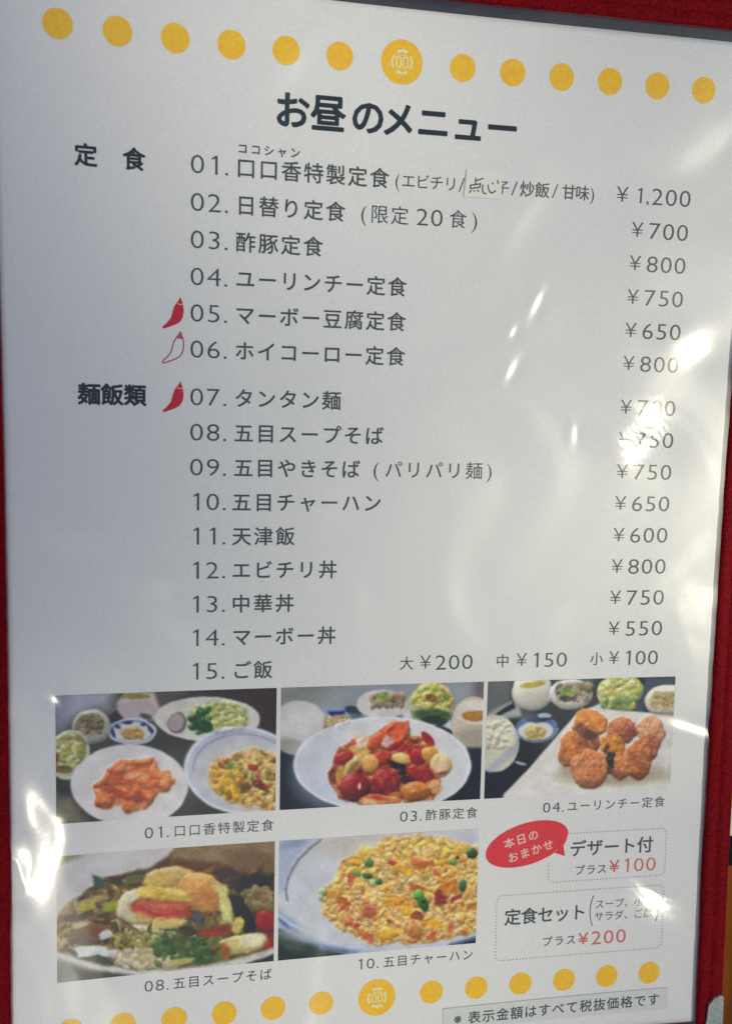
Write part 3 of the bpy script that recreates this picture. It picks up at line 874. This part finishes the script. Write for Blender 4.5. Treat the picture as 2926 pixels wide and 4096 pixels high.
for x, y, rx, ry, a in ((650, 650, 70, 26, .1), (800, 690, 50, 24, -.4), (560, 600, 60, 20, -.1), (640, 860, 50, 18, -.4), (430, 800, 40, 18, .2)):
    q.e(x, y, rx, ry, (232, 160, 104), a, .6, .75)
q.mask = None
q.tone(.10, (12, 18))
mount(q, 0, 0, 'printed photo of orange prawns, fried rice and small bowls')

# --- sweet and sour pork
q = Print([(50, 140), (1568, 92), (40, 1058), (1545, 968)], NX, NY, 2, (32, 46, 50))
q.warp(8, 2)
q.p([(0, 60), (1620, 40), (1620, 330), (1300, 380), (700, 400), (300, 480), (0, 330)], (134, 140, 138), 60)
q.p([(0, 60), (400, 60), (300, 260), (0, 260)], (122, 122, 110), 60, .7)
q.p([(1480, 60), (1620, 60), (1620, 240), (1500, 220)], (98, 88, 86), 30, .8)
q.p([(370, 290), (520, 280), (520, 340), (390, 360)], (130, 150, 165), 8); q.p([(388, 318), (515, 312), (510, 345), (396, 356)], (52, 58, 120), 6)
q.e(575, 310, 66, 34, (50, 72, 78), .3, .2); q.e(610, 360, 60, 26, (90, 105, 110), .4, .3)
q.e(180, 440, 205, 205, (176, 176, 168), 0, .06); q.e(180, 380, 180, 120, (184, 184, 176), 0, .4, .8); q.e(120, 580, 120, 60, (130, 130, 118), .2, .6, .7)
q.e(455, 400, 96, 56, (170, 150, 112), -.2, .12); q.bits((370, 350, 540, 450), 26, 14, [(180, 155, 110), (160, 120, 85), (150, 140, 100), (195, 180, 140)])
q.p([(330, 520), (370, 430), (460, 440), (420, 480)], (60, 66, 48), 18)
q.e(790, 262, 190, 108, (186, 182, 172), 0, .05); q.e(835, 225, 140, 58, (150, 138, 118), .02, .12)
q.bits((720, 190, 950, 275), 60, 16, [(120, 98, 82), (150, 128, 100), (105, 85, 70), (165, 150, 120)]); q.e(795, 212, 48, 22, (128, 158, 62), .1, .3)
q.e(1155, 265, 172, 155, (166, 176, 130), .1, .05); q.e(1175, 195, 140, 98, (190, 184, 110), .1, .15)
m_, _d = q.em(1175, 230, 155, 120, .1, .2); q.mask = m_
q.bits((1030, 110, 1340, 350), 160, 17, [(196, 188, 112), (176, 172, 80), (205, 200, 150), (160, 165, 90), (200, 165, 90)]); q.mask = None
q.e(1165, 215, 48, 26, (142, 96, 44), .3, .3); q.e(1180, 345, 155, 50, (76, 96, 56), .1, .4); q.e(1190, 380, 100, 30, (46, 62, 40), .1, .4); q.e(1275, 205, 30, 24, (120, 140, 50), .3, .4)
q.e(1490, 410, 175, 205, (182, 172, 150), 0, .05); q.e(1500, 320, 160, 92, (194, 188, 172), 0, .06); q.e(1505, 345, 105, 40, (176, 128, 60), 0, .15); q.e(1500, 520, 170, 90, (140, 132, 116), 0, .6, .6)
q.e(1500, 640, 170, 60, (44, 48, 58), 0, .5)
q.p([(940, 330), (990, 290), (1020, 370), (960, 380)], (186, 186, 178), 8); q.p([(1250, 420), (1310, 370), (1330, 460)], (176, 176, 176), 8)
q.e(805, 715, 665, 362, (186, 188, 184), 0, .02); q.e(420, 780, 270, 260, (170, 176, 184), .3, .8, .7); q.e(830, 690, 520, 270, (190, 188, 178), 0, .5, .7)
q.ring(805, 715, 655, 352, 5, (198, 198, 192))
q.warp(34, 8)
fd = [(560, 540), (690, 500), (800, 440), (900, 400), (980, 390), (1010, 500), (1110, 520), (1190, 590), (1220, 700), (1240, 830), (1190, 960), (1000, 1000), (900, 980), (620, 1010), (480, 960), (420, 880), (400, 790), (450, 650), (480, 590)]
q.mask = q.pm(fd, 10); q.put(np.ones_like(q.X), (150, 72, 40))
q.bits((400, 380, 1260, 1010), 300, 26, [(196, 132, 70), (176, 84, 44), (206, 164, 100), (160, 56, 38), (190, 140, 80), (120, 50, 34)], 14, 1.8, .75, .25)
q.mask = None
q.warp(16, 4)
q.e(620, 620, 80, 60, (206, 172, 96), .2, .3); q.e(640, 540, 80, 50, (208, 184, 150), .1, .4)
q.e(870, 500, 90, 110, (212, 96, 48), .4, .25, 1, .2); q.p([(830, 470), (900, 398), (985, 390), (940, 520), (860, 540)], (222, 100, 50), 10); q.e(830, 540, 42, 44, (206, 168, 160), 0, .4)
q.e(740, 540, 52, 80, (196, 92, 50), .35, .3, 1, .2); q.e(940, 570, 90, 44, (186, 62, 46), -.1, .3)
q.e(1140, 520, 30, 70, (166, 52, 44), -.8, .25); q.e(580, 545, 24, 26, (190, 90, 60), 0, .3)
q.e(510, 660, 74, 50, (176, 54, 48), -.4, .25, 1, .2); q.e(440, 790, 40, 80, (128, 66, 50), .2, .3)
q.e(570, 730, 42, 100, (198, 176, 112), .7, .2, 1, .2); q.e(570, 742, 20, 70, (160, 120, 60), .7, .4); q.e(480, 800, 30, 70, (205, 160, 70), .2, .3)
q.e(790, 670, 86, 58, (186, 66, 42), -.3, .25, 1, .2); q.e(700, 710, 62, 66, (214, 164, 92), .2, .2, 1, .25)
q.e(940, 665, 76, 42, (210, 178, 112), .15, .2, 1, .2); q.e(1065, 650, 64, 58, (170, 46, 40), .5, .25, 1, .2)
q.e(1160, 640, 70, 60, (206, 158, 74), .6, .25, 1, .2); q.e(1235, 720, 86, 90, (208, 176, 124), .3, .2, 1, .15); q.e(1240, 720, 52, 56, (216, 194, 152), .3, .4); q.e(1240, 778, 50, 12, (190, 110, 60), -.2, .4)
q.p([(835, 690), (890, 700), (970, 715), (990, 790), (930, 800), (880, 750)], (30, 34, 36), 8); q.e(1000, 830, 80, 40, (74, 40, 34), .2, .4)
q.e(1080, 770, 110, 60, (160, 52, 38), .25, .35, 1, .25); q.e(1120, 820, 70, 40, (176, 66, 40), .2, .4); q.e(1190, 880, 60, 50, (205, 160, 110), .2, .4)
q.e(590, 880, 114, 106, (140, 38, 38), .1, .08, 1, .35); q.e(520, 850, 60, 50, (182, 70, 66), .1, .7, .6); q.e(622, 872, 12, 26, (232, 190, 180), .1, .5)
q.e(820, 838, 106, 92, (156, 48, 36), .1, .08, 1, .3); q.bits((740, 760, 910, 930), 22, 14, [(205, 90, 66), (196, 66, 48), (214, 120, 90)], 8, 1.3, .5)
q.e(700, 930, 50, 60, (90, 34, 34), 0, .5, .8)
q.e(1045, 915, 118, 78, (190, 120, 52), -.05, .1, 1, .3); q.e(1010, 890, 60, 30, (206, 144, 74), -.1, .7, .7)
q.e(780, 985, 160, 46, (206, 148, 92), .05, .2, 1, .2); q.e(760, 960, 90, 18, (196, 76, 48), 0, .4); q.e(700, 1000, 60, 20, (222, 190, 140), .1, .4)
q.tone(.08, (12, 18))
mount(q, 1, 0, 'printed photo of red and orange sweet and sour pork on a white plate')

# --- fried chicken
q = Print([(48, 75), (1256, 43), (25, 828), (1215, 790)], NX, NY, 3, (34, 46, 52))
q.warp(8, 2)
q.p([(0, 30), (210, 30), (190, 200), (60, 300), (0, 300)], (98, 102, 96), 30); q.p([(40, 280), (180, 200), (240, 210), (260, 300), (60, 330)], (150, 152, 146), 14)
q.p([(90, 285), (205, 205), (218, 240), (120, 292)], (40, 44, 46), 6)
q.p([(440, 30), (740, 30), (700, 110), (460, 90)], (92, 98, 104), 20, .8)
q.e(325, 150, 132, 112, (186, 184, 168), 0, .06, 1, .1); q.e(325, 90, 118, 50, (194, 190, 176), 0, .1); q.e(325, 96, 80, 20, (178, 166, 74), -.12, .25)
q.e(570, 160, 142, 100, (184, 182, 172), 0, .05, 1, .1); q.e(585, 140, 118, 66, (140, 134, 112), 0, .12)
q.bits((490, 95, 700, 195), 60, 15, [(120, 108, 80), (150, 140, 112), (96, 84, 60), (165, 158, 130)]); q.e(550, 142, 46, 22, (130, 160, 66), .1, .3); q.e(545, 185, 50, 18, (66, 58, 40), .1, .4)
q.e(895, 155, 156, 124, (166, 176, 112), 0, .06)
m_, _d = q.em(895, 150, 150, 118, 0, .15); q.mask = m_
q.bits((740, 30, 1050, 280), 260, 16, [(172, 180, 96), (190, 192, 122), (150, 162, 76), (200, 180, 100), (205, 204, 160)]); q.bits((780, 190, 1010, 280), 40, 16, [(110, 130, 70), (130, 150, 84)]); q.mask = None
q.p([(1060, 30), (1300, 30), (1300, 100), (1150, 110), (1060, 180), (1040, 300), (980, 280), (1040, 120)], (70, 78, 88), 12)
q.e(1200, 205, 150, 108, (190, 182, 158), 0, .05, 1, .1); q.e(1215, 200, 130, 62, (176, 160, 120), 0, .1); q.bits((1110, 160, 1260, 250), 40, 15, [(180, 160, 116), (190, 176, 130), (150, 140, 80), (170, 140, 100)])
q.e(90, 470, 150, 185, (186, 182, 160), 0, .04); q.e(90, 420, 128, 112, (196, 192, 168), 0, .2); q.bits((30, 330, 190, 500), 60, 12, [(200, 196, 172), (186, 182, 156), (192, 186, 158)], 5)
q.p([(20, 640), (210, 480), (240, 430), (240, 520), (150, 600), (60, 660)], (160, 164, 160), 10); q.e(250, 600, 40, 10, (150, 156, 156), .3, .4)
q.e(352, 372, 134, 82, (96, 116, 146), 0, .06); q.e(348, 392, 112, 60, (188, 188, 180), 0, .1); q.e(340, 310, 60, 30, (52, 62, 92), 0, .4); q.e(405, 292, 46, 18, (150, 165, 175), 0, .2); q.e(400, 318, 48, 12, (40, 48, 56), 0, .3)
q.e(345, 404, 68, 44, (178, 156, 92), .05, .2); q.bits((290, 370, 400, 440), 26, 11, [(190, 166, 100), (165, 142, 80), (205, 186, 130)])
q.ring(352, 378, 134, 84, 4, (150, 165, 180), 0, .8, 0, 3.2)
q.warp(4, 1)
q.p([(615, 270), (700, 245), (1300, 300), (1300, 850), (130, 850), (150, 795), (300, 640)], (198, 195, 182), 5)
q.p([(640, 300), (1250, 330), (1190, 700), (480, 760), (500, 640)], (190, 186, 172), 50, .8); q.p([(150, 800), (480, 640), (500, 660), (460, 820)], (205, 202, 190), 20, .6)
q.line([(1212, 480), (1218, 760)], 3, (176, 174, 160)); q.p([(690, 250), (760, 215), (790, 280)], (190, 190, 176), 8)
q.e(860, 690, 330, 60, (150, 132, 100), 0, .8, .7); q.e(560, 640, 60, 40, (160, 140, 108), 0, .8, .6)
q.warp(30, 10)
for x, y, rx, ry, c in ((900, 385, 100, 88, (190, 122, 82)), (1090, 410, 92, 108, (196, 150, 112)), (690, 350, 108, 96, (206, 130, 56)), (1080, 500, 72, 80, (176, 110, 80)),
                        (700, 470, 60, 60, (140, 72, 44)), (840, 490, 82, 72, (206, 138, 52)), (580, 520, 90, 112, (198, 122, 58)), (1010, 590, 92, 128, (188, 112, 66)), (890, 625, 86, 90, (204, 134, 80)), (695, 640, 122, 122, (206, 134, 82))):
    m_, _d = q.em(x, y, rx, ry, 0, .08); q.mask = m_
    q.e(x, y, rx*1.3, ry*1.3, c, 0, .1, 1, .16)
    q.hk = .6; q.bits((x-rx, y-ry, x+rx, y+ry), 80, 13, [tuple(np.array(c)*1.1), tuple(np.array(c)*.86), tuple(np.array(c)*.97), (214, 160, 96)], 8, 1.4, .5, .2)
    q.e(x+rx*.1, y+ry*.85, rx*.9, ry*.3, tuple(np.array(c)*.62), 0, .8, .6); q.mask = None
q.e(650, 390, 52, 34, (130, 66, 60), .3, .5, .85); q.e(700, 430, 40, 30, (90, 48, 44), .3, .5, .8); q.e(960, 400, 44, 42, (150, 84, 66), .3, .5, .7); q.e(640, 470, 36, 26, (140, 76, 40), .6, .5, .8)
q.e(830, 590, 30, 48, (50, 50, 40), .1, .25); q.e(800, 520, 14, 40, (110, 56, 30), .2, .5); q.e(830, 660, 30, 30, (90, 70, 54), 0, .5, .8)
q.tone(.08, (12, 18))
mount(q, 2, 0, 'printed photo of golden fried chicken pieces on a square white plate')

# --- noodle soup
q = Print([(122, 205), (1543, 105), (128, 1030), (1535, 885)], NX, NY, 4, (182, 179, 172))
q.warp(10, 2)
q.p([(100, 180), (300, 180), (250, 215), (120, 265)], (128, 132, 92), 20, .9)
q.p([(100, 860), (300, 920), (600, 975), (640, 1060), (100, 1060)], (128, 130, 118), 14); q.p([(230, 930), (420, 960), (700, 990), (640, 1060), (300, 1060)], (62, 68, 52), 16)
q.p([(1350, 900), (1560, 830), (1560, 960), (1300, 960)], (58, 58, 56), 8)
q.warp(22, 6)
soup = [(120, 620), (180, 540), (300, 440), (420, 350), (700, 285), (900, 150), (1200, 100), (1580, 60), (1580, 790), (1380, 860), (1080, 925), (900, 950), (600, 950), (330, 900), (120, 810)]
q.hk = .42
q.mask = q.pm(soup, 12); q.put(np.ones_like(q.X), (92, 72, 38))
q.p([(820, 60), (1600, 40), (1600, 330), (1200, 260), (860, 240)], (138, 118, 84), 30); q.e(1420, 240, 200, 70, (110, 88, 62), .2, .8, .8); q.e(1050, 275, 200, 40, (104, 66, 50), .1, .8, .8)
q.bits((120, 290, 1550, 940), 420, 24, [(104, 84, 44), (78, 66, 34), (120, 98, 54), (88, 58, 34), (58, 58, 32), (110, 100, 46)], 12, 2.2, .75, .22)
q.bits((130, 430, 620, 900), 110, 16, [(176, 158, 108), (120, 84, 48), (140, 122, 66), (104, 76, 42), (190, 180, 146)], 10, 3.4, .6, .15)
q.bits((560, 640, 1200, 940), 150, 15, [(150, 138, 80), (96, 90, 44), (172, 160, 104), (76, 82, 40), (110, 84, 46)], 10, 3.2, .6, .15)
for x, y, rx, ry, a in ((250, 600, 90, 26, -.3), (420, 640, 80, 18, .2), (560, 700, 70, 22, .3), (700, 740, 90, 20, .1), (980, 700, 60, 24, .2), (1450, 560, 90, 30, .3), (1200, 380, 80, 30, .3), (300, 760, 100, 20, .1), (640, 800, 70, 16, .2)):
    q.e(x, y, rx, ry, (66, 52, 28), a, .5, .8)
q.bits((150, 330, 1500, 900), 90, 6, [(214, 206, 180), (200, 186, 150)], 8, 2.5, .6, .1)
q.mask = None
q.warp(26, 8)
q.p([(345, 330), (400, 350), (430, 420), (380, 430), (350, 400)], (66, 84, 76), 8); q.e(500, 370, 46, 26, (66, 56, 36), .3, .4); q.e(610, 350, 60, 26, (104, 108, 62), -.2, .4)
q.e(1400, 400, 130, 76, (36, 32, 34), .1, .35); q.e(1230, 330, 90, 46, (70, 54, 38), .1, .5); q.e(1460, 500, 100, 50, (120, 112, 72), .2, .5)
q.bits((1300, 420, 1540, 560), 30, 22, [(140, 120, 80), (100, 96, 56), (150, 130, 96)])
q.e(345, 500, 100, 20, (168, 150, 100), -.3, .4); q.e(310, 530, 60, 18, (190, 174, 60), -.2, .4); q.e(370, 690, 130, 44, (118, 76, 46), .2, .5, .85, .1); q.e(435, 720, 52, 30, (188, 186, 176), -.3, .3)
q.e(275, 650, 70, 22, (176, 166, 128), -.3, .4); q.e(460, 540, 44, 30, (150, 156, 50), -.4, .4)
q.e(880, 370, 215, 95, (186, 158, 98), .05, .15, 1, .15); q.e(760, 350, 90, 44, (206, 180, 96), -.3, .3)
q.e(1050, 440, 160, 130, (204, 156, 88), .4, .12, 1, .15); q.e(1100, 470, 80, 80, (200, 138, 70), .3, .6, .8); q.p([(1110, 370), (1200, 390), (1260, 480), (1250, 640), (1180, 640), (1170, 500)], (204, 196, 124), 14)
q.e(640, 530, 145, 112, (190, 184, 146), 0, .14, 1, .1); q.e(800, 460, 180, 64, (206, 178, 84), .05, .2, 1, .12); q.e(880, 430, 70, 18, (222, 200, 120), .05, .5)
q.e(760, 620, 170, 50, (198, 180, 110), .1, .3); q.p([(575, 535), (650, 485), (800, 488), (975, 500), (965, 590), (800, 612), (700, 600), (620, 580)], (204, 98, 66), 16)
q.line([(600, 550), (760, 590), (960, 580)], 12, (192, 58, 48), .8); q.line([(640, 510), (800, 520), (950, 515)], 8, (220, 120, 80), .7)
q.p([(1235, 445), (1300, 452), (1350, 520), (1400, 600), (1410, 710), (1340, 710), (1310, 620), (1265, 580)], (30, 36, 38), 8)
q.e(1290, 650, 40, 60, (196, 180, 96), .2, .2); q.e(1475, 620, 70, 80, (160, 42, 42), 0, .12, 1, .15); q.e(1500, 760, 60, 50, (150, 44, 36), 0, .4)
q.e(1130, 690, 110, 36, (142, 70, 44), -.15, .25); q.e(1290, 785, 205, 60, (186, 176, 116), -.12, .25, 1, .12); q.e(1400, 750, 90, 44, (200, 196, 158), -.2, .4); q.e(1180, 830, 70, 60, (150, 100, 50), .2, .4)
q.e(660, 660, 60, 16, (200, 198, 182), .3, .3); q.e(720, 665, 12, 40, (76, 76, 56), 0, .4); q.e(830, 690, 80, 26, (88, 92, 62), .1, .3); q.e(1020, 610, 36, 50, (80, 84, 84), -.3, .4); q.e(850, 700, 40, 12, (150, 158, 120), .1, .5)
q.e(350, 830, 150, 44, (192, 196, 186), .06, .2); q.e(400, 880, 130, 26, (66, 78, 60), .1, .3); q.e(230, 830, 40, 22, (62, 76, 56), .6, .4)
q.e(690, 880, 230, 56, (176, 164, 138), .1, .4, .85); q.bits((500, 810, 900, 950), 60, 13, [(204, 190, 160), (190, 184, 150), (176, 166, 110)], 10, 2.2, .7)
q.e(600, 720, 100, 36, (150, 140, 76), .1, .5, .7); q.bits((500, 680, 800, 800), 50, 11, [(170, 164, 90), (190, 182, 130), (120, 116, 56)], 10, 2)
q.e(810, 800, 90, 58, (66, 98, 46), .3, .2, 1, .2); q.e(960, 780, 80, 60, (78, 92, 48), .2, .3); q.e(1060, 860, 130, 56, (64, 86, 44), .1, .25); q.bits((740, 740, 1180, 910), 50, 17, [(70, 104, 50), (50, 74, 36), (96, 116, 62)], 8, 1.7)
q.e(930, 890, 80, 20, (176, 170, 100), -.1, .4); q.e(960, 920, 40, 14, (110, 92, 60), 0, .4)
q.hk = .8
q.warp(6, 1)
q.line([(126, 832), (200, 862), (330, 915), (480, 948), (640, 968), (820, 962), (1060, 935), (1320, 880), (1560, 800)], 12, (190, 188, 176))
q.tone(.08, (12, 18))
mount(q, 0, 1, 'printed photo of noodle soup with vegetables and a red crab stick')

# --- fried rice
q = Print([(115, 175), (1535, 95), (115, 1037), (1518, 908)], NX, NY, 5, (178, 180, 178))
q.warp(6, 1)
q.p([(100, 150), (420, 150), (280, 230), (190, 360), (150, 520), (100, 560)], (158, 166, 176), 14)
q.e(200, 200, 90, 30, (128, 140, 154), -.2, .8, .7)
q.p([(360, 160), (800, 140), (1200, 110), (800, 180), (500, 300), (380, 240)], (178, 172, 156), 40, .8)
q.line([(400, 170), (330, 225), (250, 310), (205, 380), (178, 440), (165, 520), (175, 600)], 6, (108, 110, 122), .9)
q.p([(100, 790), (240, 850), (430, 940), (600, 985), (500, 1060), (100, 1060)], (48, 60, 52), 10); q.e(200, 900, 100, 60, (88, 98, 84), .5, .8, .7)
q.line([(100, 705), (190, 790), (300, 860), (430, 920), (600, 962), (800, 985)], 26, (120, 138, 160)); q.line([(100, 690), (200, 770), (320, 838), (450, 895), (620, 940), (820, 962)], 8, (176, 186, 196)); q.line([(110, 725), (200, 808), (310, 878), (440, 938), (600, 978)], 5, (84, 98, 124), .8)
q.line([(700, 985), (900, 985), (1100, 965), (1350, 930), (1540, 890)], 20, (168, 178, 190)); q.p([(1330, 915), (1560, 845), (1560, 960), (1300, 960)], (78, 96, 116), 12); q.p([(1420, 910), (1560, 870), (1560, 960), (1380, 960)], (46, 54, 56), 10)
q.e(560, 880, 420, 60, (176, 178, 176), .12, .7, .8)
q.warp(44, 14)
rc = [(700, 235), (860, 170), (1100, 150), (1350, 175), (1580, 250), (1580, 800), (1440, 850), (1300, 880), (1000, 915), (800, 915), (630, 850), (480, 750), (420, 660), (400, 560), (470, 480), (540, 350)]
q.mask = q.pm(rc, 14); q.put(np.ones_like(q.X), (190, 154, 88))
q.bits((390, 140, 1560, 920), 3400, 12, RICE + [(214, 170, 80), (216, 188, 128)], 13, 1.7, .85, .2)
q.bits((560, 150, 1500, 420), 130, 18, [(226, 190, 84), (228, 198, 104), (220, 176, 60)], 8, 1.4, .6, .2)
q.bits((420, 300, 1540, 920), 90, 18, [(222, 166, 40), (206, 130, 60), (196, 120, 60), (226, 180, 50), (190, 134, 70)], 10, 1.4, .75, .2)
q.e(560, 640, 40, 60, (186, 104, 54), -.6, .3); q.e(500, 560, 44, 28, (206, 150, 60), .4, .3); q.e(735, 680, 62, 50, (190, 100, 62), .2, .45, .9, .1); q.e(590, 760, 38, 36, (184, 108, 66), .3, .5, .9, .15); q.e(650, 790, 36, 18, (200, 60, 50), -.4, .3)
q.e(1095, 340, 54, 42, (204, 108, 54), .3, .45, .9, .1); q.e(1160, 330, 36, 20, (206, 110, 60), .1, .4); q.e(1015, 390, 50, 30, (228, 178, 60), .3, .3); q.e(605, 455, 26, 40, (206, 108, 76), .2, .3); q.e(905, 340, 46, 24, (204, 76, 66), .5, .25); q.e(1235, 415, 20, 18, (210, 110, 70), 0, .4)
q.e(940, 620, 110, 52, (216, 158, 60), .1, .4, .8); q.e(1010, 680, 54, 30, (222, 176, 58), .2, .45, .9, .1); q.e(1090, 520, 70, 30, (186, 112, 50), .1, .4); q.e(1260, 580, 60, 50, (150, 70, 56), .2, .35); q.e(1330, 520, 60, 36, (206, 132, 50), .2, .4); q.e(1380, 580, 44, 20, (160, 76, 70), -.5, .35); q.e(1100, 710, 50, 30, (160, 96, 50), -.3, .4)
q.e(880, 850, 90, 46, (214, 170, 60), .1, .5, .85, .1); q.e(1070, 820, 84, 46, (180, 122, 68), .2, .5, .85, .15); q.e(740, 870, 46, 26, (206, 100, 60), .2, .3); q.e(1210, 780, 60, 36, (222, 172, 50), .2, .3); q.e(1200, 850, 30, 20, (206, 104, 60), 0, .3); q.e(1330, 790, 24, 26, (206, 116, 80), 0, .3); q.e(900, 760, 18, 22, (160, 90, 50), 0, .4)
q.mask = None
q.warp(12, 3)
for x, y, rx, ry, c, a in ((740, 335, 36, 34, (86, 128, 58), 0), (655, 412, 34, 24, (132, 158, 76), .2), (730, 430, 34, 20, (74, 96, 46), .3), (808, 466, 26, 24, (64, 104, 50), 0), (422, 545, 32, 26, (142, 160, 100), 0),
                        (405, 580, 18, 26, (150, 164, 120), 0), (1350, 335, 36, 24, (112, 150, 66), 0), (1485, 270, 42, 38, (62, 92, 54), .3), (1420, 500, 30, 46, (74, 104, 66), .2), (765, 480, 20, 26, (176, 192, 130), 0)):
    q.e(x, y, rx, ry, c, a, .2, 1, .3)
q.e(1130, 620, 36, 66, (66, 106, 52), -.35, .12, 1, .2); q.e(1098, 566, 40, 38, (98, 156, 66), 0, .12, 1, .3); q.e(1130, 610, 16, 14, (36, 62, 34), 0, .4); q.e(1378, 298, 16, 14, (112, 66, 40), 0, .3)
q.tone(.07, (12, 18))
mount(q, 1, 1, 'printed photo of yellow fried rice with green peas on a blue rimmed plate')
